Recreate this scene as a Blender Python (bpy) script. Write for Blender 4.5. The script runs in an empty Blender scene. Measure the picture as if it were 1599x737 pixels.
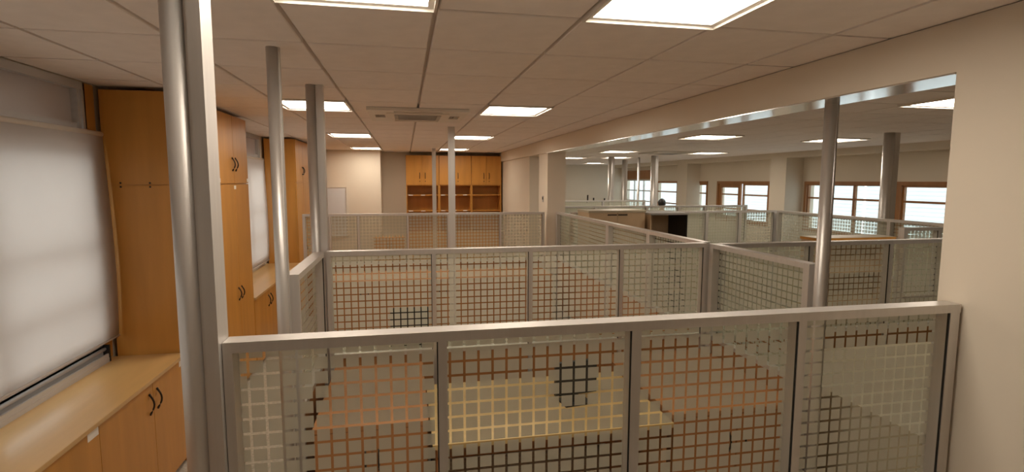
import bpy, bmesh, math, random
from mathutils import Matrix, Vector
random.seed(7)
sc = bpy.context.scene
C = sc.collection

# ---------------------------------------------------------------- camera, world, exposure
EYE = 2.13                      # camera height above the floor
CEIL = EYE + 0.663
f_px = 834.8
right = Vector((0.98065768, -0.19571998, 0.00204955))
down = Vector((-0.01809332, -0.1010733, -0.99471444))
fwd = Vector((0.19489264, 0.97543728, -0.10265953))
cam = bpy.data.cameras.new('camera')
cam.sensor_fit = 'HORIZONTAL'; cam.sensor_width = 36.0; cam.lens = f_px / 1599 * 36.0
cam.clip_start = 0.05; cam.clip_end = 200
co = bpy.data.objects.new('camera', cam); C.objects.link(co)
m = Matrix.Identity(4)
for i in range(3):
    m[i][0] = right[i]; m[i][1] = -down[i]; m[i][2] = -fwd[i]
m[2][3] = EYE
co.matrix_world = m
sc.camera = co

w = bpy.data.worlds.new('world'); sc.world = w; w.use_nodes = True
bg = w.node_tree.nodes['Background']
bg.inputs['Color'].default_value = (0.90, 0.955, 1.0, 1); bg.inputs['Strength'].default_value = 2.4
LAMP = 15.0                      # ceiling panel strength
sc.view_settings.view_transform = 'Standard'; sc.view_settings.look = 'None'
sc.view_settings.exposure = 0.25; sc.view_settings.gamma = 1.0
sc.view_settings.use_curve_mapping = False
sc.cycles.use_denoising = True
sc.cycles.max_bounces = 10; sc.cycles.diffuse_bounces = 5; sc.cycles.transparent_max_bounces = 32
sc.cycles.transmission_bounces = 8; sc.cycles.sample_clamp_indirect = 6.0

# ---------------------------------------------------------------- materials
def new_mat(name):
    mt = bpy.data.materials.new(name); mt.use_nodes = True
    nt = mt.node_tree; nt.nodes.clear()
    out = nt.nodes.new('ShaderNodeOutputMaterial')
    return mt, nt, out

def N(nt, typ, **kw):
    n = nt.nodes.new(typ)
    for k, v in kw.items():
        setattr(n, k, v)
    return n

def plain(name, col, rough=0.6, metal=0.0, noise=0.06, scale=(6, 6, 6), bump=0.0, spec=0.5, bscale=60):
    mt, nt, out = new_mat(name)
    p = N(nt, 'ShaderNodeBsdfPrincipled')
    p.inputs['Roughness'].default_value = rough; p.inputs['Metallic'].default_value = metal
    p.inputs['Specular IOR Level'].default_value = spec
    tc = N(nt, 'ShaderNodeTexCoord'); mp = N(nt, 'ShaderNodeMapping'); mp.inputs['Scale'].default_value = scale
    nt.links.new(tc.outputs['Object'], mp.inputs['Vector'])
    nz = N(nt, 'ShaderNodeTexNoise'); nz.inputs['Scale'].default_value = 1.0; nz.inputs['Detail'].default_value = 4
    nt.links.new(mp.outputs['Vector'], nz.inputs['Vector'])
    cr = N(nt, 'ShaderNodeValToRGB')
    a = [max(0, c * (1 - noise)) for c in col]; b = [min(1, c * (1 + noise)) for c in col]
    cr.color_ramp.elements[0].position = 0.3; cr.color_ramp.elements[1].position = 0.7
    cr.color_ramp.elements[0].color = (*a, 1); cr.color_ramp.elements[1].color = (*b, 1)
    nt.links.new(nz.outputs['Fac'], cr.inputs['Fac'])
    nt.links.new(cr.outputs['Color'], p.inputs['Base Color'])
    if bump:
        bn = N(nt, 'ShaderNodeTexNoise'); bn.inputs['Scale'].default_value = bscale
        nt.links.new(tc.outputs['Object'], bn.inputs['Vector'])
        bm_ = N(nt, 'ShaderNodeBump'); bm_.inputs['Strength'].default_value = bump; bm_.inputs['Distance'].default_value = 0.002
        nt.links.new(bn.outputs['Fac'], bm_.inputs['Height']); nt.links.new(bm_.outputs['Normal'], p.inputs['Normal'])
    nt.links.new(p.outputs['BSDF'], out.inputs['Surface'])
    return mt

def emit_mat(name, col, strength):
    mt, nt, out = new_mat(name)
    e = N(nt, 'ShaderNodeEmission'); e.inputs['Color'].default_value = (*col, 1); e.inputs['Strength'].default_value = strength
    nt.links.new(e.outputs['Emission'], out.inputs['Surface'])
    return mt

def glass_clear(name='clear_glass', tint=(0.95, 0.97, 0.95)):
    mt, nt, out = new_mat(name)
    t = N(nt, 'ShaderNodeBsdfTransparent'); t.inputs['Color'].default_value = (*tint, 1)
    g = N(nt, 'ShaderNodeBsdfGlossy'); g.inputs['Roughness'].default_value = 0.05
    mx = N(nt, 'ShaderNodeMixShader'); mx.inputs['Fac'].default_value = 0.04
    nt.links.new(t.outputs[0], mx.inputs[1]); nt.links.new(g.outputs[0], mx.inputs[2])
    nt.links.new(mx.outputs[0], out.inputs['Surface'])
    return mt

def glass_grid(name='frosted_grid_glass', pitch=0.05, line=0.0088):
    """frosted squares with clear lines between them, laid out in the pane's own metres"""
    mt, nt, out = new_mat(name)
    tc = N(nt, 'ShaderNodeTexCoord'); sp = N(nt, 'ShaderNodeSeparateXYZ')
    nt.links.new(tc.outputs['Object'], sp.inputs['Vector'])
    masks = []
    for ax in ('X', 'Z'):
        d = N(nt, 'ShaderNodeMath', operation='MULTIPLY'); d.inputs[1].default_value = 1 / pitch
        nt.links.new(sp.outputs[ax], d.inputs[0])
        fr = N(nt, 'ShaderNodeMath', operation='FRACT'); nt.links.new(d.outputs[0], fr.inputs[0])
        lt = N(nt, 'ShaderNodeMath', operation='LESS_THAN'); lt.inputs[1].default_value = line / pitch
        nt.links.new(fr.outputs[0], lt.inputs[0]); masks.append(lt)
    mxm = N(nt, 'ShaderNodeMath', operation='MAXIMUM')
    nt.links.new(masks[0].outputs[0], mxm.inputs[0]); nt.links.new(masks[1].outputs[0], mxm.inputs[1])
    # frost
    tl = N(nt, 'ShaderNodeBsdfTranslucent'); tl.inputs['Color'].default_value = (0.72, 0.71, 0.60, 1)
    df = N(nt, 'ShaderNodeBsdfDiffuse'); df.inputs['Color'].default_value = (0.47, 0.455, 0.37, 1)
    a = N(nt, 'ShaderNodeMixShader'); a.inputs['Fac'].default_value = 0.50
    nt.links.new(tl.outputs[0], a.inputs[1]); nt.links.new(df.outputs[0], a.inputs[2])
    tr = N(nt, 'ShaderNodeBsdfTransparent'); tr.inputs['Color'].default_value = (0.95, 0.97, 0.93, 1)
    b = N(nt, 'ShaderNodeMixShader'); b.inputs['Fac'].default_value = 0.14
    nt.links.new(a.outputs[0], b.inputs[1]); nt.links.new(tr.outputs[0], b.inputs[2])
    # clear line
    tr2 = N(nt, 'ShaderNodeBsdfTransparent'); tr2.inputs['Color'].default_value = (0.93, 0.95, 0.92, 1)
    fin = N(nt, 'ShaderNodeMixShader')
    nt.links.new(mxm.outputs[0], fin.inputs['Fac'])
    nt.links.new(b.outputs[0], fin.inputs[1]); nt.links.new(tr2.outputs[0], fin.inputs[2])
    nt.links.new(fin.outputs[0], out.inputs['Surface'])
    return mt

def fabric_blind(name, col, k):
    mt, nt, out = new_mat(name)
    tc = N(nt, 'ShaderNodeTexCoord')
    nz = N(nt, 'ShaderNodeTexNoise'); nz.inputs['Scale'].default_value = 3
    nt.links.new(tc.outputs['Object'], nz.inputs['Vector'])
    cr = N(nt, 'ShaderNodeValToRGB')
    cr.color_ramp.elements[0].color = (*[c * 0.94 for c in col], 1); cr.color_ramp.elements[1].color = (*col, 1)
    nt.links.new(nz.outputs['Fac'], cr.inputs['Fac'])
    tl = N(nt, 'ShaderNodeBsdfTranslucent'); df = N(nt, 'ShaderNodeBsdfDiffuse')
    nt.links.new(cr.outputs['Color'], tl.inputs['Color']); nt.links.new(cr.outputs['Color'], df.inputs['Color'])
    mx = N(nt, 'ShaderNodeMixShader'); mx.inputs['Fac'].default_value = k
    nt.links.new(df.outputs[0], mx.inputs[1]); nt.links.new(tl.outputs[0], mx.inputs[2])
    nt.links.new(mx.outputs[0], out.inputs['Surface'])
    return mt

M = {}
M['tile'] = plain('ceiling_tile_mineral', (0.85, 0.785, 0.74), 0.9, noise=0.03, scale=(9, 9, 9), bump=0.25, bscale=140, spec=0.1)
M['grid'] = plain('ceiling_grid_bars', (0.72, 0.66, 0.61), 0.7)
M['wall'] = plain('painted_wall', (0.72, 0.645, 0.535), 0.75, noise=0.02, scale=(1.2, 1.2, 1.2), bump=0.05, spec=0.25)
M['wall_grey'] = plain('aluminium_panel_wall', (0.55, 0.53, 0.52), 0.6)
M['floor'] = plain('speckled_floor', (0.50, 0.45, 0.38), 0.45, noise=0.25, scale=(45, 45, 45))
M['wood'] = plain('orange_wood_laminate', (0.54, 0.25, 0.050), 0.38, noise=0.10, scale=(9, 9, 1.1), spec=0.4)
M['lip'] = plain('lip_skin', (0.36, 0.15, 0.12), 0.5)
M['wood_panel'] = plain('partition_brown_laminate', (0.42, 0.18, 0.06), 0.5, noise=0.08, scale=(8, 8, 1.2))
M['counter'] = plain('pale_wood_worktop', (0.60, 0.37, 0.145), 0.28, noise=0.08, scale=(10, 1.3, 8), spec=0.6)
M['desk'] = plain('yellow_desk_laminate', (0.60, 0.41, 0.18), 0.4, noise=0.06, scale=(1.4, 9, 8))
M['pale_desk'] = plain('pale_desk_laminate', (0.46, 0.40, 0.29), 0.4, noise=0.04)
M['tan'] = plain('tan_cabinet_laminate', (0.52, 0.38, 0.24), 0.5, noise=0.05)
M['alu'] = plain('brushed_aluminium', (0.68, 0.65, 0.62), 0.42, metal=0.7, noise=0.04, scale=(40, 40, 1.5))
M['alu_dark'] = plain('aluminium_grey', (0.42, 0.41, 0.40), 0.4, metal=0.6, noise=0.04, scale=(40, 40, 2))
M['alu_sill'] = plain('bright_aluminium_track', (0.58, 0.57, 0.57), 0.35, metal=0.3, noise=0.05, scale=(40, 1.5, 40))
M['soffit'] = plain('polished_aluminium', (0.90, 0.91, 0.92), 0.16, metal=0.95, noise=0.05, scale=(4, 0.8, 4))
M['black'] = plain('black_plastic', (0.012, 0.012, 0.013), 0.4)
M['charcoal'] = plain('charcoal_fabric', (0.025, 0.025, 0.027), 0.9, bump=0.3)
M['handle'] = plain('dark_bronze_handle', (0.035, 0.022, 0.015), 0.4, metal=0.4)
M['dark'] = plain('dark_plastic', (0.03, 0.024, 0.02), 0.8)
M['sticker'] = plain('white_paper_label', (0.85, 0.80, 0.72), 0.8)
M['white'] = plain('white_plastic', (0.74, 0.69, 0.62), 0.45, noise=0.02)
M['vent'] = plain('grey_vent_plastic', (0.40, 0.38, 0.35), 0.6)
M['board'] = plain('whiteboard_surface', (0.66, 0.69, 0.73), 0.25, noise=0.02)
M['winwood'] = plain('brown_window_wood', (0.34, 0.155, 0.055), 0.45, noise=0.12, scale=(7, 7, 1))
M['lamp'] = emit_mat('lit_diffuser', (1.0, 0.875, 0.725), LAMP)
M['glass'] = glass_clear()
M['grid_glass'] = glass_grid()
M['blind'] = fabric_blind('roller_blind_fabric', (0.82, 0.775, 0.745), 0.50)
M['blind_white'] = fabric_blind('white_window_blind', (0.90, 0.93, 0.94), 0.8)
M['skin'] = plain('skin', (0.50, 0.30, 0.20), 0.6)
M['hair'] = plain('black_hair', (0.012, 0.010, 0.009), 0.5)
M['shirt'] = plain('pale_shirt_cloth', (0.62, 0.64, 0.66), 0.9)
M['trousers'] = plain('dark_trouser_cloth', (0.04, 0.045, 0.06), 0.9)
M['shoe'] = plain('black_shoe_leather', (0.015, 0.013, 0.012), 0.4)

# ---------------------------------------------------------------- mesh helpers
def add_box(bm, x0, x1, y0, y1, z0, z1, mi=0):
    vs = [bm.verts.new((x, y, z)) for z in (z0, z1) for y in (y0, y1) for x in (x0, x1)]
    fs = []
    for q in ((0, 2, 3, 1), (4, 5, 7, 6), (0, 1, 5, 4), (2, 6, 7, 3), (0, 4, 6, 2), (1, 3, 7, 5)):
        fc = bm.faces.new([vs[i] for i in q]); fc.material_index = mi; fs.append(fc)
    return vs, fs

def add_tube(bm, pts, r, seg=12, cap=True):
    """round bar along a list of points; r is a number or one radius per point"""
    rings = []
    pts = [Vector(p) for p in pts]
    for i, p in enumerate(pts):
        t = (pts[min(i + 1, len(pts) - 1)] - pts[max(i - 1, 0)]).normalized()
        up = Vector((0, 0, 1)) if abs(t.z) < 0.9 else Vector((1, 0, 0))
        a = t.cross(up).normalized(); b = t.cross(a).normalized()
        rr = r[i] if isinstance(r, (list, tuple)) else r
        rings.append([bm.verts.new(p + (a * math.cos(2 * math.pi * k / seg) + b * math.sin(2 * math.pi * k / seg)) * rr) for k in range(seg)])
    for q, s in zip(rings, rings[1:]):
        for k in range(seg):
            fc = bm.faces.new((q[k], q[(k + 1) % seg], s[(k + 1) % seg], s[k])); fc.smooth = True
    if cap:
        bm.faces.new(rings[0][::-1]); bm.faces.new(rings[-1])

def mesh(name, bm, mats):
    bmesh.ops.recalc_face_normals(bm, faces=bm.faces)
    me = bpy.data.meshes.new(name); bm.to_mesh(me); bm.free()
    for x in (mats if isinstance(mats, (list, tuple)) else [mats]):
        me.materials.append(x)
    return me

def obj(name, bm, mats, parent=None, bevel=0.0):
    if bevel:
        es = [e for e in bm.edges if len(e.link_faces) == 2 and e.calc_face_angle(0) > 0.6]
        bmesh.ops.bevel(bm, geom=es, offset=bevel, segments=2, affect='EDGES', clamp_overlap=True)
    o = bpy.data.objects.new(name, mesh(name, bm, mats)); C.objects.link(o)
    if parent: o.parent = parent
    return o

def box(name, b, mat, parent=None, bevel=0.0):
    bm = bmesh.new(); add_box(bm, *b)
    return obj(name, bm, mat, parent, bevel)

def boxes(name, bs, mat, parent=None, bevel=0.0):
    bm = bmesh.new()
    for b in bs: add_box(bm, *b)
    return obj(name, bm, mat, parent, bevel)

def tube(name, pts, r, mat, parent=None, seg=12):
    bm = bmesh.new(); add_tube(bm, pts, r, seg)
    return obj(name, bm, mat, parent)

def tag(o, label, cat, group=None):
    o['label'] = label; o['category'] = cat
    if group: o['group'] = group
    return o

def struct(o, label=None, cat=None):
    o['kind'] = 'structure'
    if label: o['label'] = label
    if cat: o['category'] = cat
    return o

def thing(name, label, cat, loc=(0, 0, 0), rotz=0.0, group=None):
    o = bpy.data.objects.new(name, None); C.objects.link(o)
    o.location = loc; o.rotation_euler = (0, 0, rotz); o.empty_display_size = 0.1
    return tag(o, label, cat, group)

def sempty(name, label, cat, loc=(0, 0, 0)):
    o = thing(name, label, cat, loc); o['kind'] = 'structure'
    return o

def copy_tree(o, parent=None):
    c = o.copy(); C.objects.link(c)
    if parent: c.parent = parent
    for ch in list(o.children): copy_tree(ch, c)
    return c

# ---------------------------------------------------------------- room shell
XL, XR, XP = -2.14, 9.05, 2.24          # left wall face, far right wall face, pier / beam face
YN, YB, YF = -2.2, 13.0, 21.3           # wall behind the camera, back wall, far room's back wall
SOF = EYE + 0.45                        # underside of the beam
struct(box('floor', (XL - .3, XR + .3, YN - .2, YF + .2, -.1, 0), M['floor']), 'speckled beige floor of the office', 'floor')

# main ceiling : slab with separately laid tiles
TX, TY, GX, GY = 0.597, 0.64, 0.132, 2.18
clg = struct(box('ceiling', (XL - .3, XR + .3, YN - .2, YF + .2, CEIL + .030, CEIL + .15), M['grid']), 'suspended ceiling of square beige tiles', 'ceiling')
lamp_cells = [(-1, -1), (1, -1), (-2, 4), (1, 4), (-2, 9), (1, 9), (-2, 14), (1, 14)]
ac_x, ac_y = (GX - .46, GX + .46), (5.06, 6.02)
bm = bmesh.new(); g = 0.010
add_box(bm, g, TX - g, g, TY - g, 0, 0.0295)
es = [e for e in bm.edges if all(v.co.z < .001 for v in e.verts)]
bmesh.ops.bevel(bm, geom=es, offset=0.004, segments=1, affect='EDGES')
tile_me = mesh('ceiling_tile', bm, M['tile'])
def put_tile(x0, x1, y0, y1):
    if x1 - x0 > TX - 1e-4 and y1 - y0 > TY - 1e-4:
        o = bpy.data.objects.new('ceiling_tile', tile_me); C.objects.link(o); o.location = (x0, y0, CEIL); o.parent = clg
    elif x1 - x0 > .03 and y1 - y0 > .03:
        o = box('ceiling_tile', (x0 + g, x1 - g, y0 + g, y1 - g, CEIL, CEIL + .0295), M['tile'], clg)
for ix in range(-4, 5):
    for iy in range(-7, 18):
        if (ix, iy) in lamp_cells: continue
        x0 = max(GX + ix * TX, XL); x1 = min(GX + (ix + 1) * TX, XP)
        y0 = max(GY + iy * TY, YN); y1 = min(GY + (iy + 1) * TY, YB)
        if x1 <= x0 or y1 <= y0: continue
        put_tile(x0, x1, y0, y1)
# the other room's ceiling : further off, tiles only faintly told apart
bm = bmesh.new()
for ix in range(12):
    for iy in range(36):
        x0 = 2.5 + ix * .6; y0 = 0.34 + iy * .6
        if x0 < 8.6 and y0 < YF: add_box(bm, x0 + .008, min(x0 + .592, 8.6), y0 + .008, min(y0 + .592, YF), CEIL, CEIL + .0295)
farc = obj('ceiling_tile_field', bm, M['tile'], clg); farc['kind'] = 'stuff'

# left wall with two window openings
W1 = (-1.2, 4.22); W2 = (6.3, 8.72); ZS, ZH = EYE - 1.20, EYE + .655
struct(boxes('wall_left', [
    (XL - .25, XL, YN, YB, 0, ZS), (XL - .25, XL, YN, YB, ZH, CEIL + .05),
    (XL - .25, XL, YN, W1[0], ZS, ZH), (XL - .25, XL, W1[1], W2[0], ZS, ZH), (XL - .25, XL, W2[1], YB, ZS, ZH)],
    M['wall']), 'long window wall behind the wooden cabinets', 'wall')
struct(boxes('wall_back', [(XL, 2.5, YB, YB + .15, 0, CEIL + .05)], M['wall']), 'cream back wall behind the shelf cabinets', 'wall')
struct(box('wall_back_pier', (XL, -.52, 12.2, YB, 0, CEIL), M['wall']), 'projecting cream wall beside the shelf cabinets', 'wall')
struct(box('wall_near', (XL, XR, YN - .15, YN, 0, CEIL + .05), M['wall']), 'plain wall behind the camera', 'wall')
struct(box('wall_right', (XP, XP + .45, YN, 1.86, 0, CEIL), M['wall'], bevel=.004), 'smooth beige pier at the end of the glass partition', 'wall')
bmw = bmesh.new()
add_box(bmw, XP + .05, 2.5, 9.8, YB, 0, CEIL); 
struct(obj('wall_middle', bmw, M['wall']), 'cream dividing wall running back to the shelf cabinets', 'wall')
struct(box('beam', (XP, 2.5, 1.86, YB, SOF, CEIL), M['wall'], bevel=.003), 'beige ceiling beam between the two rooms', 'beam')
sof = struct(box('trim_1', (XP + .004, 2.496, 1.87, 8.39, SOF - .006, SOF - .0005), M['soffit']), 'polished aluminium strip under the beige beam', 'trim')
struct(box('column', (2.262, 2.565, 8.4, 8.97, 0, SOF + .1), M['wall'], bevel=.004), 'square beige column under the far end of the beam', 'column')
# right (far) room
RW = [  # y0, y1 (window openings of the far right wall)
    (7.35, 8.58), (8.66, 10.82), (12.02, 14.36), (14.86, 15.6), (16.7, 18.38), (18.6, 21.2)]
ZW0, ZW1 = EYE - 1.15, EYE + .0
def wall_with_openings(x0, x1, ops, y0, y1, tops):
    bs = [(x0, x1, y0, y1, 0, ZW0)]
    y = y0
    for (a, b), tp in zip(ops, tops):
        bs.append((x0, x1, y, a, ZW0, CEIL + .05)); bs.append((x0, x1, a, b, tp, CEIL + .05)); y = b
    bs.append((x0, x1, y, y1, ZW0, CEIL + .05))
    return bs
tops = [ZW1] * 5 + [EYE + .07]
struct(boxes('wall_far_right', wall_with_openings(XR, XR + .25, RW, YN, YF, tops), M['wall']), 'cream window wall of the far room', 'wall')
struct(box('wall_far_left', (2.3, 2.5, YB, YF + .15, 0, CEIL + .05), M['wall']), 'cream side wall of the far room hidden past the column', 'wall')
struct(box('wall_far_back', (2.5, XR, YF, YF + .15, 0, CEIL + .05), M['wall']), 'cream end wall of the far room', 'wall')
struct(box('beam', (8.6, XR, YN, YF, EYE + .54, CEIL), M['wall']), 'shallow cream beam above the brown framed windows', 'beam')
struct(box('column', (8.6, XR, 10.9, 11.45, 0, EYE + .54), M['wall']), 'cream column between the wide window and the double window', 'column')
struct(box('column', (8.6, XR, 15.32, 15.92, 0, EYE + .54), M['wall']), 'cream column beside the person in the far room', 'column')

# ---------------------------------------------------------------- windows
def alu_window(name, label, y0, y1, bars):
    t = sempty(name, label, 'window', (XL, y0, ZS)); L = y1 - y0; Hh = ZH - ZS; tz = EYE + .36 - ZS
    fr = boxes('window_frame', [(-.16, .012, 0, L, 0, .06), (-.16, .012, 0, L, Hh - .05, Hh), (-.16, .012, 0, .06, .06, Hh - .05), (-.16, .012, L - .09, L, .06, Hh - .05)], M['alu_sill'], t)
    box('jamb_bead', (.012, .022, L - .06, L - .035, .06, Hh - .05), M['alu_sill'], t)
    box('header_board', (-.12, .0, .06, L - .09, tz - .22, tz + .02), M['wall_grey'], t)
    ys = [.06] + bars + [L - .09]
    for b in bars:
        box('glazing_bar', (-.07, .005, b - .035, b + .035, .06, tz - .22), M['alu_sill'], t)
    for zb in (.36, .72):
        box('security_bar', (-.05, .015, .06, L - .09, zb, zb + .045), M['alu'], t)
    for a, b in zip(ys, ys[1:]):
        box('pane', (-.09, -.08, a, b, .06, tz - .22), M['glass'], t)
    box('transom_panel', (-.10, -.03, .06, L - .09, tz + .02, Hh - .05), M['transom'], t)
    return t
M['transom'] = plain('lilac_grey_transom_panel', (0.56, 0.52, 0.52), 0.35, noise=0.05, scale=(1, 2, 2))
alu_window('window_1', 'aluminium window behind the large roller blind', W1[0], W1[1], [1.3, 2.8, 4.38])
alu_window('window_2', 'aluminium window between the two tall cupboards', W2[0], W2[1], [.8, 1.6])
# inner aluminium track along the sill of window 1
tr = thing('sill_track', 'grey aluminium window track above the wooden worktop', 'window track', (XL, -1.2, EYE - 1.29))
boxes('track_body', [(0, .05, 0, 5.40, .0, .03), (0, .012, 0, 5.40, .03, .115), (.035, .047, 0, 5.40, .03, .06)], M['alu_sill'], tr)
tube('track_rib', [(.022, 0, .092), (.022, 5.40, .092)], .013, M['alu_sill'], tr)
box('end_cap', (0, .052, 5.40, 5.415, 0, .12), M['black'], tr)

def roller_blind(label, y0, y1, ztop, zbot, x):
    t = thing('roller_blind', label, 'roller blind', (x, y0, zbot)); L = y1 - y0; Hh = ztop - zbot
    bm = bmesh.new(); ny, nz = 24, 16; grid = []
    for i in range(nz + 1):
        row = []
        for j in range(ny + 1):
            yy = L * j / ny; zz = Hh * i / nz
            xx = .006 * math.sin(zz * 3.1 + .6) + (.012 * max(0, (yy - L + .12) / .12) ** 2 * math.sin(zz * 2.3)) 
            row.append(bm.verts.new((xx, yy, zz)))
        grid.append(row)
    for i in range(nz):
        for j in range(ny):
            fc = bm.faces.new((grid[i][j], grid[i][j + 1], grid[i + 1][j + 1], grid[i + 1][j])); fc.smooth = True
    o = obj('blind_fabric', bm, M['blind'], t)
    md = o.modifiers.new('thickness', 'SOLIDIFY'); md.thickness = .001
    tube('roller_tube', [(-.020, 0, Hh - .012), (-.020, L, Hh - .012)], .020, M['white'], t)
    tube('hem_bar', [(.004, 0, .004), (.004, L, .004)], .008, M['blind'], t, 8)
    return t
roller_blind('large translucent white roller blind above the near worktop', -1.15, 4.30, EYE + .33, EYE - 1.13, XL + .07)
roller_blind('narrow white roller blind between the two tall cupboards', 6.32, 8.72, EYE + .32, EYE - 1.22, XL + .07)

def wood_window(name, label, y0, y1, leaves, top=ZW1, bottom=ZW0, mid=EYE - .37, jamb=.07, frame_mat=None, reveal=.0):
    fm = frame_mat or M['winwood']
    t = sempty(name, label, 'window', (XR, y0, bottom)); L = y1 - y0; Hh = top - bottom; mz = mid - bottom
    boxes('window_frame', [(-.02, .1, 0, L, Hh - jamb, Hh), (-.02, .1, 0, L, 0, jamb), (-.02, .1, 0, jamb, jamb, Hh - jamb), (-.02, .1, L - jamb, L, jamb, Hh - jamb)], fm, t)
    for (a, b, wide) in leaves:
        lf = boxes('casement', [(.02, .07, a, b, Hh - jamb - wide, Hh - jamb), (.02, .07, a, b, jamb, jamb + wide), (.02, .07, a, a + wide, jamb + wide, Hh - jamb - wide), (.02, .07, b - wide, b, jamb + wide, Hh - jamb - wide)], fm, t)
        for zz in (mz, mz - .40):
            if zz > jamb + wide + .1:
                box('glazing_bar', (.025, .065, a + wide, b - wide, zz - .02, zz + .02), fm, lf)
        box('pane', (.040, .046, a + wide, b - wide, jamb + wide, Hh - jamb - wide), M['glass'], lf)
    return t
def win_blind(label, y0, y1, z0, z1):
    """outside louvre shutter: thin white slats"""
    t = thing('louvre_shutter', label, 'shutter', (XR + .258, y0, z0))
    box('shutter_sheet', (0, .003, 0, y1 - y0, 0, z1 - z0), M['blind_white'], t)
    bm = bmesh.new(); n = int((z1 - z0) / .075)
    for k in range(n):
        z = k * .075 + .02; add_box(bm, .006, .024, 0, y1 - y0, z, z + .006)
    s = obj('slat_field', bm, M['blind_white'], t); s['kind'] = 'stuff'
wood_window('window_3', 'brown framed window with a deep dark jamb next to the beige pier', 7.35, 8.58, [(.07, 1.0, .035), ], jamb=.07)
box('jamb_board', (-.02, .10, 1.0, 1.17, .07, 1.08), M['winwood'], bpy.data.objects['window_3'])
wood_window('window_4', 'wide brown framed window of two lights behind the aluminium poles', 8.66, 10.82, [(.07, .78, .02), (.80, 2.09, .02)])
wood_window('window_5', 'brown framed double window beyond the cream column', 12.02, 14.36, [(.07, 1.15, .04), (1.25, 2.27, .11)])
wood_window('window_6', 'narrow brown framed window beside the double window', 14.86, 15.6, [(.07, .67, .05)])
wood_window('window_7', 'bright window behind the standing person', 16.7, 18.38, [(.05, 1.63, .02)], jamb=.05)
wood_window('window_8', 'grid window with a brown board above it in the far corner', 18.6, 21.2, [(.04, .8, .02), (.82, 1.66, .02), (1.68, 2.56, .02)], top=EYE + .07, jamb=.04, frame_mat=M['alu'])
box('trim_2', (XR - .025, XR, 18.58, 21.25, EYE + .075, EYE + .41), M['winwood'])
struct(bpy.data.objects['trim_2'], 'brown wooden board above the grid window in the far corner', 'trim')
for (a, b, lb) in [(7.36, 8.57, 'white louvre shutter outside the window with the dark jamb'), (8.68, 9.36, 'white louvre shutter outside the narrow light of the wide window'),
                   (9.48, 10.80, 'white louvre shutter outside the broad light of the wide window'), (12.04, 14.34, 'white louvre shutter outside the double window'),
                   (14.88, 15.58, 'white louvre shutter outside the narrow window'), (16.72, 18.36, 'white louvre shutter outside the window behind the person'),
                   (18.62, 21.18, 'white louvre shutter outside the grid window')]:
    win_blind(lb, a - .03, b + .03, ZW0 - .03, ZW1 + .03)

# ---------------------------------------------------------------- ceiling lights and air conditioners
def ceiling_light(label, x0, y0, sx, sy, group):
    t = thing('ceiling_light', label, 'ceiling light', (x0, y0, CEIL), 0, group)
    b = .034; e = .010; d = -.014
    boxes('frame', [(e, sx - e, e, b, -.001, .008), (e, sx - e, sy - b, sy - e, -.001, .008), (e, b, b, sy - b, -.001, .008), (sx - b, sx - e, b, sy - b, -.001, .008)], M['white'], t)
    boxes('edge_lip', [(0, sx, 0, e, d, .0295), (0, sx, sy - e, sy, d, .0295), (0, e, e, sy - e, d, .0295), (sx - e, sx, e, sy - e, d, .0295)], M['white'], t)
    box('diffuser', (b, sx - b, b, sy - b, .0, .006), M['lamp'], t)
    return t
main_labels = {(-1, -1): 'lit ceiling panel over the long front partition, on the cupboard side', (1, -1): 'lit ceiling panel over the long front partition, towards the beam',
    (-2, 4): 'lit ceiling panel behind the twin corner pole', (1, 4): 'lit ceiling panel between the near air conditioner and the beam',
    (-2, 9): 'lit ceiling panel next but one to the projecting cream wall', (1, 9): 'lit ceiling panel behind the flat grey pole under the air conditioner',
    (-2, 14): 'lit ceiling panel closest to the projecting cream wall', (1, 14): 'lit ceiling panel closest to the wooden shelf cabinets'}
for c in lamp_cells:
    ceiling_light(main_labels[c], GX + c[0] * TX, GY + c[1] * TY, TX, TY, 'lit panels in the main room ceiling')
for (x, y, lb) in [(4.48, 7.35, 'lit panel above the tan cabinet beyond the beam'), (6.72, 7.45, 'lit panel above the stout pole before the wide window'),
        (4.55, 3.65, 'lit panel cut off by the edge of the beige pier'), (4.70, 11.4, 'lit panel above the glass partition in front of the person'),
        (4.70, 14.8, 'lit panel showing just beside the square column'), (6.9, 19.0, 'lit panel closest to the cream end wall'),
        (5.85, 14.3, 'lit panel behind the thick pole before the cream end wall'), (6.95, 11.5, 'lit panel next to the air conditioner beyond the beam')]:
    ceiling_light(lb, x - .34, y - .34, .68, .68, 'lit panels in the far room ceiling')
for o in list(C.objects):       # the far room's panels hang flush with its tiles
    if o.name.startswith('ceiling_light') and o.location.x > 2.5: o.location.z -= .006

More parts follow.
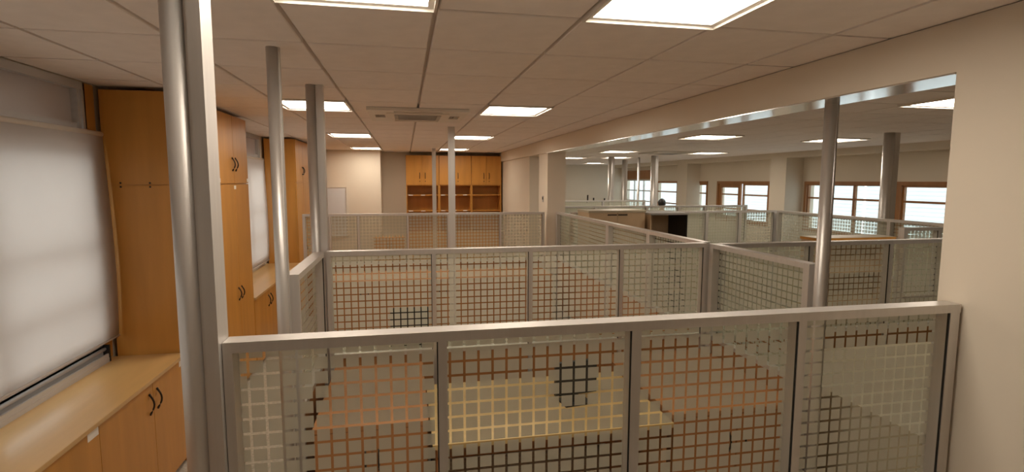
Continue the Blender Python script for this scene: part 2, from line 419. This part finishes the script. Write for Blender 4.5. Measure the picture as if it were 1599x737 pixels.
def cassette(label, x0, y0, s):
    t = thing('air_conditioner', label, 'air conditioner', (x0, y0, CEIL))
    b = .10
    slots = ((b + .14, s - b - .14, b - .03, b + .04), (b + .14, s - b - .14, s - b - .04, s - b + .03),
             (b - .045, b + .05, b + .25, s - b - .25), (s - b - .05, s - b + .045, b + .25, s - b - .25))
    xs = sorted({0, s} | {q[0] for q in slots} | {q[1] for q in slots}); ysl = sorted({0, s} | {q[2] for q in slots} | {q[3] for q in slots})
    cells = []
    for xa, xb in zip(xs, xs[1:]):
        for ya, yb in zip(ysl, ysl[1:]):
            mx_, my_ = (xa + xb) / 2, (ya + yb) / 2
            if not any(q[0] < mx_ < q[1] and q[2] < my_ < q[3] for q in slots): cells.append((xa, xb, ya, yb, -.03, -.004))
    boxes('face_panel', cells, M['white'], t)
    box('back_plate', (0, s, 0, s, -.004, -.001), M['vent'], t)
    box('inner_panel', (b + .07, s - b - .07, b + .07, s - b - .07, -.036, -.03), M['white'], t, .003)
    for (x0_, x1_, y0_, y1_) in slots:
        if x1_ - x0_ > y1_ - y0_: fl = (x0_, x1_, (y0_ + y1_) / 2 - .004, (y0_ + y1_) / 2 + .004)
        else: fl = ((x0_ + x1_) / 2 - .004, (x0_ + x1_) / 2 + .004, y0_, y1_)
        box('slot_flap', (*fl, -.022, -.012), M['vent'], t)
    gr = box('grille', (s * .26, s * .74, s * .28, s * .72, -.040, -.036), M['vent'], t)
    for k in range(7):
        y = s * .31 + k * s * .38 / 6.6
        box('grille_slat', (s * .3, s * .7, y, y + .018, -.044, -.040), M['vent'], gr)
    return t
cassette('white cassette air conditioner in the main room ceiling', ac_x[0], ac_y[0], .93)
cassette('cassette air conditioner in the ceiling beyond the beam', 5.5, 11.1, 1.0)

# ---------------------------------------------------------------- glass partitions
HR = EYE - .50                 # top of the rails
ZG = EYE - 1.25                # bottom of the glazing
def partition(label, x, y, L, posts, rot=0.0, pane_side=1, post_mat='alu', H=HR, mw=.032, panel='wood_panel', mitre=True):
    """posts : list of (position, width) along the run"""
    t = thing('glass_partition', label, 'partition', (x, y, 0), rot)
    a = M[post_mat]
    bm = bmesh.new(); add_box(bm, 0, L, -.036, .036, H - .034, H)
    obj('top_rail', bm, a, t, .003)
    for (p, wd) in posts:
        ml = boxes('mullion', [(p, p + wd, -.036, .036, 0.0, H - .034)], a, t, .002)
        if p > .01: box('gasket', (p - .004, p - .0002, -.033, -.026, ZG, H - .034), M['black'], ml)
    for (p, wd), (q, _) in zip(posts, posts[1:]):
        a0, a1 = p + wd, q
        box('sill_rail', (a0, a1, -.030, .030, ZG - .03, ZG), a, t)
        ys = .024 * pane_side
        bm = bmesh.new(); vs, fs = add_box(bm, a0, a1, min(ys, ys + .006 * pane_side), max(ys, ys + .006 * pane_side), ZG, H - .034)
        for fc in fs: fc.material_index = 0
        front = fs[2] if pane_side > 0 else fs[3]
        front.material_index = 1
        obj('glass_pane', bm, [M['glass'], M['grid_glass']], t)
        box('lower_panel', (a0, a1, -.014, .014, .08, ZG - .03), M[panel], t)
        box('base_rail', (a0, a1, -.03, .03, 0, .08), a, t)
    return t

PI = math.pi
# front partition
partition('long frosted glass partition with a thick aluminium rail ending at the beige pier', -.562, 1.785, 2.792,
          [(0.0, .028), (.661, .030), (1.352, .036), (2.036, .034), (2.742, .046)])
# second partition, running between the corner pole and the cross partition
partition('frosted grid glass partition running from the twin corner pole', -.552, 3.95, 2.95, [(0, .03), (.735, .03), (1.465, .03), (2.20, .03), (2.92, .03)])
# short return on the left
partition('short frosted glass return between two aluminium poles', -.60, 2.985, .93, [(0, .03), (.90, .03)], PI / 2, 1)
# cross partition along the beam
partition('short frosted glass wing standing beside the pole under the beam', 2.44, 2.80, 1.09, [(0, .05), (1.04, .05)], PI / 2, -1)
partition('frosted glass partition running under the beam to the square column', 2.44, 3.995, 4.38, [(0, .05), (.98, .07), (2.09, .09), (4.33, .05)], PI / 2, -1)
partition('frosted glass partition under the wooden bookcase top beyond the beam', 2.49, 3.87, 4.5, [(0, .03), (.80, .035), (1.59, .035), (2.9, .035), (4.46, .035)])
# third partition
partition('distant frosted glass partition before the wooden shelf cabinets', -1.50, 8.40, 3.71, [(0, .04), (.37, .03), (.785, .03), (1.52, .03), (2.14, .03), (2.97, .03), (3.67, .04)])
# far room
partition('aluminium framed glass partition behind the tan cabinet', 2.60, 8.24, 3.75, [(0, .05), (.9, .05), (1.75, .05), (2.38, .05), (3.0, .06), (3.68, .07)], panel='pale_desk')
partition('aluminium framed glass partition running beside the wide window', 6.34, 4.95, 3.22, [(0, .05), (1.0, .05), (2.1, .05), (3.17, .05)], PI / 2, -1, panel='pale_desk')
partition('short aluminium framed glass partition next to the wooden bookcase', 5.3, 4.86, 1.0, [(0, .05), (.45, .05), (.95, .05)], panel='pale_desk')
partition('aluminium framed glass partition in front of the standing person', 2.60, 10.15, 4.5, [(0, .05), (1.1, .05), (2.2, .05), (2.9, .06), (3.5, .06), (4.45, .05)], panel='pale_desk')
partition('most distant glass partition before the cream end wall', 2.62, 13.2, 3.6, [(0, .05), (1.2, .05), (2.4, .05), (3.55, .05)], post_mat='alu', panel='pale_desk')

# ---------------------------------------------------------------- aluminium ceiling poles
def pole(label, x, y, r=.036, fins=(), top=CEIL, mat='alu', group=None):
    t = thing('ceiling_pole', label, 'pole', (x, y, 0), 0, group)
    bm = bmesh.new(); add_tube(bm, [(0, 0, 0), (0, 0, top)], r, 28)
    obj('tube', bm, M[mat], t)
    boxes('foot_plate', [(-r - .02, r + .02, -r - .02, r + .02, 0, .008)], M[mat], t)
    for b in fins:
        box('side_profile', (*b, 0, top), M[mat], t, .003)
    return t
pole('thick aluminium pole with a flat side profile at the end of the long front partition', -.645, 1.76, .037, [(.032, .044, -.02, .02), (.044, .081, -.036, .06)])
pole('slim round aluminium pole at the free end of the short return', -.64, 2.945, .031, [(.026, .036, -.012, .012)])
pole('aluminium corner pole with a twin profile where two partitions meet', -.632, 4.02, .036, [(.032, .046, -.02, .02), (.046, .083, -.036, .034)])
pole('flat grey aluminium pole under the near air conditioner', .575, 6.75, .03, [(-.042, .042, -.034, -.01)])
pole('grey aluminium pole in front of the wooden shelf cabinets', .60, 11.3, .03, [(-.04, .04, -.034, -.01)])
pole('shiny round aluminium pole rising from the glass wing to the beam', 2.44, 2.745, .034, [(.026, .046, -.012, .012)], top=SOF - .006)
pole('stout aluminium pole in front of the wide brown window', 6.5, 6.25, .065, [(.055, .14, -.04, .04)])
pole('thick pole left of the slim ones before the cream end wall', 5.55, 14.0, .06, [(.05, .11, -.03, .03)])
pole('medium grey pole in front of the far grid window', 6.8, 16.0, .06, [(.05, .11, -.03, .03)])
pole('slimmest bright pole in front of the far grid window', 6.5, 14.25, .035)
pole('broad grey pole close to the standing person', 6.38, 13.1, .06, [(.05, .13, -.03, .03)])

# ---------------------------------------------------------------- wooden cupboards on the left
XF = -1.65                      # front plane of the cupboards
def bow_handle(name, parent, x, y, z, h, mat='handle', out=.028):
    pts = [(x, y, z - h / 2)]
    for k in range(1, 8):
        a = k / 8
        pts.append((x + out * math.sin(a * PI), y, z - h / 2 + h * a))
    pts.append((x, y, z + h / 2))
    return tube(name, pts, [.008] + [.006] * 7 + [.008], M[mat], parent, 8)

def tall_cupboard(label, y0, y1, n, stickers=()):
    """n door pairs; z split between upper and lower doors at the camera's height"""
    t = thing('tall_cupboard', label, 'cupboard', (XF, y0, 0)); L = y1 - y0; top = CEIL - .03; dp = XL - XF + .04
    zs = EYE - .035
    boxes('side_panel', [(dp, -.02, 0, .02, 0, zs - .002), ], M['wood'], t)
    boxes('side_panel', [(dp, -.02, 0, .02, zs + .002, top), ], M['wood'], t)
    for (yy, xx) in ((-.003, dp + .10), (-.003, -.16)):
        for dz in (-.014, .014):
            tube('cam_screw', [(xx, .001, zs + dz), (xx, -.003, zs + dz)], .007, M['dark'], t, 10)
    boxes('carcass', [(dp, -.02, L - .02, L, 0, top), (dp, dp + .012, .02, L - .02, .0, top), (dp, -.02, .02, L - .02, top - .02, top), (dp, -.02, .02, L - .02, zs - .012, zs + .012), (dp, -.05, .02, L - .02, .0, .08)], M['wood'], t)
    wd = L / (2 * n)
    for k in range(2 * n):
        a = k * wd + .003; b = (k + 1) * wd - .003
        hy = b - .045 if k % 2 == 0 else a + .045
        for (z0, z1, hz) in ((zs + .004, top - .004, zs + .19), (.085, zs - .004, EYE - 1.13)):
            d = box('door', (-.018, 0, a, b, z0, z1), M['wood'], t, .0015)
            bow_handle('handle', d, 0, hy, hz, .13)
    for (yy, zz) in stickers:
        box('paper_label', (.0005, .002, yy - .03, yy + .03, zz - .018, zz + .018), M['sticker'], t)
    return t
tall_cupboard('tall orange wood cupboard with a bare side panel beside the large roller blind', 4.33, 6.22, 2, [(.97, EYE + .0), (1.86, EYE + .0), (1.42, EYE - .07)])
tall_cupboard('tall orange wood cupboard beyond the narrow roller blind', 8.84, 12.15, 3)

def low_cupboard(label, y0, edges, stickers=(), flip=0):
    t = thing('low_cupboard', label, 'cupboard', (XF, y0, 0)); L = edges[-1]; top = EYE - 1.29 - .028; dp = XL - XF + .02
    boxes('carcass', [(dp, -.02, 0, .018, 0, top), (dp, -.02, L - .018, L, 0, top), (dp, -.02, .018, L - .018, top - .018, top), (dp, dp + .012, .018, L - .018, 0, top)], M['wood'], t)
    box('plinth', (-.07, -.05, .018, L - .018, 0, .08), M['wood'], t)
    for k, (a, b) in enumerate(zip(edges, edges[1:])):
        d = box('door', (-.018, 0, a + .0025, b - .0025, .05, top - .006), M['wood'], t, .0015)
        hy = b - .055 if (k + flip) % 2 == 0 else a + .055
        bow_handle('handle', d, 0, hy, EYE - 1.45, .14)
    for (yy, zz) in stickers:
        box('paper_label', (.0005, .002, yy - .05, yy + .05, zz - .022, zz + .022), M['sticker'], t)
    return t
low_cupboard('low orange wood cupboard row under the near window worktop', -1.2, [0, .61, 1.22, 1.85, 2.48, 3.11, 3.73, 4.36, 4.99, 5.52], [(4.30, EYE - 1.345), (5.46, EYE - 1.345)], 1)
low_cupboard('low orange wood cupboard row between the two tall cupboards', 6.24, [0, .65, 1.3, 1.94, 2.58])
def worktop(label, y0, y1):
    t = thing('worktop', label, 'worktop', (XF, y0, EYE - 1.29 - .026))
    box('board', (XL - XF + .006, .012, 0, y1 - y0, 0, .026), M['counter'], t, .002)
    box('edge_band', (.012, .0145, 0, y1 - y0, .001, .025), M['counter'], t)
worktop('long pale wood worktop under the large roller blind', -1.2, 4.32)
worktop('pale wood worktop between the two tall cupboards', 6.235, 8.83)
box('wall_panel_board', (XL + .001, XL + .012, 4.20, 4.325, EYE - 1.285, EYE + .655), M['wood'])
struct(bpy.data.objects['wall_panel_board'], 'narrow wood strip between the window and the tall cupboard', 'trim')
bpy.data.objects['wall_panel_board'].name = 'trim_3'

# ---------------------------------------------------------------- shelf cabinets on the back wall
def shelf_cabinet(label, x0, x1, stick):
    yf = 12.58
    t = thing('shelf_cabinet', label, 'cabinet', (x0, yf, 0)); L = x1 - x0; D = .40; top = EYE + .58
    zd = EYE - .095
    boxes('carcass', [(0, .022, 0, D, 0, top), (L - .022, L, 0, D, 0, top), (.022, L - .022, D - .012, D, 0, top), (.022, L - .022, 0.02, D - .012, top - .02, top)], M['wood'], t)
    for k in range(2):
        a = .004 + k * (L / 2 - .002); b = a + L / 2 - .008
        d = box('door', (a, b, -.018, 0, zd, top - .002), M['wood'], t, .0015)
        hx = b - .06 if k == 0 else a + .06
        pts = [(hx, -.018 - .022 * math.sin(q / 8 * PI), zd + .14 + .14 * q / 8) for q in range(9)]
        tube('handle', pts, .007, M['handle'], d, 8)
        tube('lock', [(hx, -.018, zd + .08), (hx, -.024, zd + .08)], .011, M['handle'], d, 10)
    for z in (zd - .02, EYE - .345, EYE - .71, EYE - 1.20):
        sh = box('shelf', (.022, L - .022, .004, D - .012, z, z + .02), M['wood'], t)
        if z < EYE - .3 and z > EYE - .8:
            for s in stick:
                box('paper_label', (s, s + .10, .002, .004, z + .001, z + .019), M['sticker'], sh)
    box('lower_door', (.004, L / 2 - .002, -.018, 0, .06, EYE - 1.21), M['wood'], t, .0015)
    box('lower_door', (L / 2 + .002, L - .004, -.018, 0, .06, EYE - 1.21), M['wood'], t, .0015)
    return t
shelf_cabinet('wooden shelf cabinet adjoining the bare cream wall', .03, .78, [.05, .33])
shelf_cabinet('wooden shelf cabinet in the middle of three on the back wall', .785, 1.535, [.04, .30, .55])
shelf_cabinet('wooden shelf cabinet next to the cream dividing wall', 1.54, 2.25, [])
wb = thing('whiteboard', 'pale grey whiteboard against the projecting cream wall', 'whiteboard', (-1.75, 12.16, EYE - 1.2))
box('board_surface', (0, .48, .008, .02, 0, 1.04), M['board'], wb)
boxes('board_frame', [(-.012, .492, 0, .03, -.012, 0), (-.012, .492, 0, .03, 1.04, 1.052), (-.012, 0, 0, .03, 0, 1.04), (.48, .492, 0, .03, 0, 1.04)], M['alu'], wb)
t = thing('sideboard', 'low wooden sideboard in front of the back wall behind the distant partition', 'sideboard', (-.66, 11.5, 0))
boxes('body', [(0, .64, .02, .45, .06, .91)], M['wood'], t); box('top_board', (-.01, .65, 0, .46, .91, .935), M['wood'], t, .002)
for k in range(2): 
    d = box('door', (.004 + k * .32, .316 + k * .32, 0, .018, .08, .90), M['wood'], t)
    tube('handle', [((.28 if k == 0 else .36), -.002 - .02 * math.sin(q / 6 * PI), .70 + .02 * q) for q in range(7)], .006, M['handle'], d, 8)
box('plinth', (.02, .62, .05, .43, 0, .06), M['wood'], t)

sw = thing('wall_switch', 'small dark wall switch on the side of the square column', 'switch', (2.262, 8.67, EYE - .30))
box('switch_plate', (-.008, 0, -.04, .04, -.05, .05), M['vent'], sw, .002); box('rocker', (-.016, -.008, -.022, .022, -.01, .036), M['handle'], sw, .002)

for (hx, hz, hh, lb) in [(7.47, EYE + -0.75, .34, 'tallest thin dark fitting on the cream end wall'), (7.73, EYE + -0.79, .18, 'short dark fitting in the middle of three on the cream end wall'), (8.21, EYE + -0.80, .16, 'short dark fitting closest to the thick pole on the cream end wall')]:
    t = thing('wall_fitting', lb, 'fitting', (hx, YF, hz))
    box('back_plate', (-.03, .03, -.012, 0, -hh / 2, hh / 2), M['handle'], t, .003)
    tube('peg', [(0, -.012, 0), (0, -.06, .01), (0, -.075, .04)], .012, M['black'], t, 8)

# ---------------------------------------------------------------- furniture in the booths and the far room
def desk(label, x0, x1, y0, y1, h, top='desk', side='wood_panel', back=True):
    t = thing('desk', label, 'desk', (x0, y0, 0)); L = x1 - x0; D = y1 - y0
    box('desk_top', (0, L, 0, D, h - .028, h), M[top], t, .003)
    for a in (.02, L - .045): box('side_panel', (a, a + .025, .04, D - .02, 0, h - .028), M[side], t)
    if back: box('modesty_panel', (.045, L - .045, D - .10, D - .08, .25, h - .028), M[side], t)
    return t
def low_block(label, x0, x1, y0, y1, h, n):
    t = thing('low_cabinet', label, 'cabinet', (x0, y0, 0)); L = x1 - x0; D = y1 - y0; wd = L / n
    box('body', (0, L, .02, D, .05, h - .025), M['wood_panel'], t); box('top_board', (-.005, L + .005, 0, D, h - .025, h), M['wood_panel'], t, .003)
    box('plinth', (.02, L - .02, .05, D - .02, 0, .05), M['wood'], t)
    for k in range(n):
        d = box('door', (k * wd + .003, (k + 1) * wd - .003, 0, .018, .06, h - .03), M['wood_panel'], t)
        hx = (k + 1) * wd - .05 if k % 2 == 0 else k * wd + .05
        tube('handle', [(hx, -.002 - .02 * math.sin(q / 6 * PI), h - .26 + .02 * q) for q in range(7)], .006, M['handle'], d, 8)
    return t
desk('yellow wood desk behind the long front partition', .12, 1.50, 2.72, 3.58, .74)
low_block('brown side cabinet beside the yellow desk under the beam partition', 1.53, 2.37, 2.78, 3.90, .76, 2)
t = thing('low_cabinet', 'brown low cabinet beside the yellow desk behind the front partition', 'cabinet', (-.50, 2.86, 0))
boxes('body', [(0, .60, .02, .98, .05, .79)], M['wood_panel'], t); box('top_board', (-.005, .605, 0, .99, .79, .815), M['wood_panel'], t, .003)
for k in range(2):
    d = box('door', (.004 + k * .30, .296 + k * .30, 0, .018, .06, .785), M['wood_panel'], t)
    tube('handle', [((.265 if k == 0 else .335), -.002 - .02 * math.sin(q / 6 * PI), .56 + .02 * q) for q in range(7)], .006, M['handle'], d, 8)
box('plinth', (.02, .58, .05, .96, 0, .05), M['wood'], t)
mo = thing('monitor', 'small black monitor on the yellow desk behind the front partition', 'monitor', (1.03, 3.10, .7405), .15)
box('screen_housing', (-.14, .14, -.01, .02, .06, .27), M['black'], mo, .006); box('screen', (-.125, .125, -.013, -.0105, .075, .255), M['dark'], mo)
box('neck', (-.02, .02, .0, .025, .008, .07), M['black'], mo); box('foot', (-.09, .09, -.05, .09, 0, .01), M['black'], mo, .003)
low_block('long low wooden cabinet before the distant glass partition', -1.1, 2.1, 7.45, 8.3, .76, 6)
desk('pale desk behind the partition beyond the beam', 2.75, 5.6, 2.25, 3.75, .74, 'pale_desk', 'pale_desk')

def office_chair(label, x, y, rz):
    t = thing('office_chair', label, 'chair', (x, y, 0), rz)
    bm = bmesh.new(); add_box(bm, -.24, .24, -.23, .23, .43, .51); obj('seat', bm, M['charcoal'], t, .03)
    bm = bmesh.new(); add_box(bm, -.17, .17, .20, .25, .58, .98); obj('backrest', bm, M['charcoal'], t, .02)
    tube('back_bar', [(0, .10, .42), (0, .27, .44), (0, .275, .60), (0, .255, .80)], .016, M['black'], t, 10)
    tube('gas_post', [(0, 0, .09), (0, 0, .43)], .026, M['black'], t, 14)
    for k in range(5):
        a = k * 2 * PI / 5 + .3
        l = tube('base_leg', [(0, 0, .10), (.28 * math.cos(a), .28 * math.sin(a), .06)], [.024, .016], M['black'], t, 8)
        tube('caster', [(.28 * math.cos(a) - .012 * math.sin(a), .28 * math.sin(a) + .012 * math.cos(a), .028), (.28 * math.cos(a) + .012 * math.sin(a), .28 * math.sin(a) - .012 * math.cos(a), .028)], .028, M['black'], l, 14)
    return t
office_chair('black office chair behind the second glass partition', .02, 4.62, .0)

def open_cabinet(label, x0, x1, y0, y1, h, body, side_right, open_front, topm):
    t = thing('filing_cabinet', label, 'cabinet', (x0, y0, 0)); L = x1 - x0; D = y1 - y0
    box('side_panel', (0, .02, .01, D, 0, h - .03), M[body], t)
    box('side_panel', (L - .02, L, .01, D, 0, h - .03), M[side_right], t)
    box('back_panel', (.02, L - .02, D - .012, D, 0, h - .03), M[body], t)
    box('top_board', (-.012, L + .012, -.01, D + .005, h - .03, h), M[topm], t, .004)
    for z in (.05, .42, .80): box('shelf', (.02, L - .02, .02, D - .012, z, z + .02), M[body], t)
    if not open_front:
        for k in range(2):
            d = box('door', (.003 + k * L / 2, L / 2 - .003 + k * L / 2, -.006, .012, .05, h - .034), M[body], t)
            box('recessed_pull', (L / 2 - .16 + k * .17, L / 2 - .01 + k * .17, -.009, -.006, h - .075, h - .055), M['handle'], d)
    return t
open_cabinet('tan cabinet with closed doors behind the beam partition', 2.70, 3.60, 7.62, 8.15, EYE - .445, 'tan', 'tan', False, 'pale_desk')
open_cabinet('open fronted cabinet with a black side next to the tan cabinet', 3.66, 4.28, 7.55, 8.15, EYE - .485, 'tan', 'black', True, 'alu_dark')
t = thing('bookcase', 'wooden bookcase with an orange brown top edge beyond the beam', 'bookcase', (4.30, 4.90, 0))
Hb = EYE - .60
boxes('carcass', [(0, .02, 0, .25, 0, Hb - .03), (.94, .96, 0, .25, 0, Hb - .03), (.02, .94, .235, .25, 0, Hb - .03)], M['tan'], t)
box('top_board', (-.01, .97, -.01, .26, Hb - .004, Hb), M['pale_desk'], t); box('edge_band', (-.01, .97, -.01, .26, Hb - .03, Hb - .004), M['wood'], t)
for z in (.06, .42, .78, 1.14): box('shelf', (.02, .94, .01, .235, z, z + .02), M['tan'], t)

# ---------------------------------------------------------------- person standing in the far room
def person(x, y, rz):
    t = thing('person', 'person with short black hair and a pale shirt standing by the bright window', 'person', (x, y, 0), rz)
    def skin(name, pts, edges, rad, mat, parent, sub=2):
        me = bpy.data.meshes.new(name); me.from_pydata([Vector(p) for p in pts], edges, [])
        o = bpy.data.objects.new(name, me); C.objects.link(o); o.parent = parent
        me.materials.append(M[mat])
        sk = o.modifiers.new('skin', 'SKIN'); sk.use_smooth_shade = True
        for i, r in enumerate(rad):
            me.skin_vertices[0].data[i].radius = r if isinstance(r, tuple) else (r, r)
        me.skin_vertices[0].data[0].use_root = True
        sb = o.modifiers.new('sub', 'SUBSURF'); sb.levels = sub; sb.render_levels = sub
        return o
    P = [(0, 0, .92), (0, 0, 1.12), (0, 0, 1.33), (0, .0, 1.42), (0, -.01, 1.50), (0, -.02, 1.56), (0, -.02, 1.645)]
    E = [(i, i + 1) for i in range(6)]
    Rr = [(.15, .10), (.135, .09), (.15, .095), (.07, .06), (.052, .055), (.068, .085), (.062, .075)]
    for s in (-1, 1):
        b = len(P)
        P += [(s * .17, 0, 1.37), (s * .22, .02, 1.10), (s * .22, -.07, .87), (s * .21, -.10, .79)]
        Rr += [.055, .042, .034, (.02, .04)]
        E += [(2, b), (b, b + 1), (b + 1, b + 2), (b + 2, b + 3)]
        for k in range(5):                # fingers
            P.append((s * (.20 - .0), -.085 - .018 * k + .02, .715 + (.012 * abs(k - 2)))); Rr.append(.009); E.append((b + 3, len(P) - 1))
        b2 = len(P)
        P += [(s * .09, 0, .86), (s * .10, -.01, .48), (s * .10, .02, .09), (s * .105, -.13, .035)]
        Rr += [.085, .058, .042, (.042, .032)]
        E += [(0, b2), (b2, b2 + 1), (b2 + 1, b2 + 2), (b2 + 2, b2 + 3)]
    body = skin('body', P, E, Rr, 'skin', t)
    # clothes
    S = [(0, 0, .90), (0, 0, 1.12), (0, 0, 1.33), (0, 0, 1.415)]
    SE = [(0, 1), (1, 2), (2, 3)]; SR = [(.168, .118), (.15, .105), (.165, .11), (.075, .068)]
    for s in (-1, 1):
        b = len(S); S += [(s * .175, 0, 1.37), (s * .215, .012, 1.17)]; SR += [.068, .06]; SE += [(2, b), (b, b + 1)]
    skin('shirt', S, SE, SR, 'shirt', t)
    T = [(0, 0, .93)]; TE = []; TR = [(.16, .115)]
    for s in (-1, 1):
        b = len(T); T += [(s * .09, 0, .84), (s * .10, -.01, .48), (s * .10, .02, .10)]; TR += [.10, .075, .06]; TE += [(0, b), (b, b + 1), (b + 1, b + 2)]
    skin('trousers', T, TE, TR, 'trousers', t)
    for s in (-1, 1):
        bm = bmesh.new(); add_box(bm, s * .105 - .05, s * .105 + .05, -.20, .07, 0, .075); obj('shoe', bm, M['shoe'], t, .02)
    # hair cap and face details
    bm = bmesh.new(); bmesh.ops.create_uvsphere(bm, u_segments=24, v_segments=14, radius=1)
    for v in bm.verts:
        v.co = Vector((v.co.x * .088, v.co.y * .105 + .0, v.co.z * .10 + 1.63))
    bmesh.ops.delete(bm, geom=[v for v in bm.verts if (v.co.y < -.03 and v.co.z < 1.655) or v.co.z < 1.555], context='VERTS')
    for fc in bm.faces: fc.smooth = True
    h = obj('hair', bm, M['hair'], t); md = h.modifiers.new('th', 'SOLIDIFY'); md.thickness = .012
    for s in (-1, 1):
        bm = bmesh.new(); bmesh.ops.create_uvsphere(bm, u_segments=10, v_segments=8, radius=.010); bmesh.ops.translate(bm, verts=bm.verts, vec=(s * .03, -.098, 1.60)); obj('eye', bm, M['hair'], t)
        bm = bmesh.new(); bmesh.ops.create_uvsphere(bm, u_segments=10, v_segments=8, radius=.022); bmesh.ops.scale(bm, verts=bm.verts, vec=(.4, .7, 1.2)); bmesh.ops.translate(bm, verts=bm.verts, vec=(s * .082, -.01, 1.595)); obj('ear', bm, M['skin'], t)
    bm = bmesh.new(); bmesh.ops.create_cone(bm, segments=8, radius1=.016, radius2=.006, depth=.05, cap_ends=True); bmesh.ops.translate(bm, verts=bm.verts, vec=(0, -.11, 1.578)); obj('nose', bm, M['skin'], t)
    box('mouth', (-.022, .022, -.104, -.095, 1.541, 1.549), M['lip'], t)
    return t
person(5.84, 11.5, PI * .85)
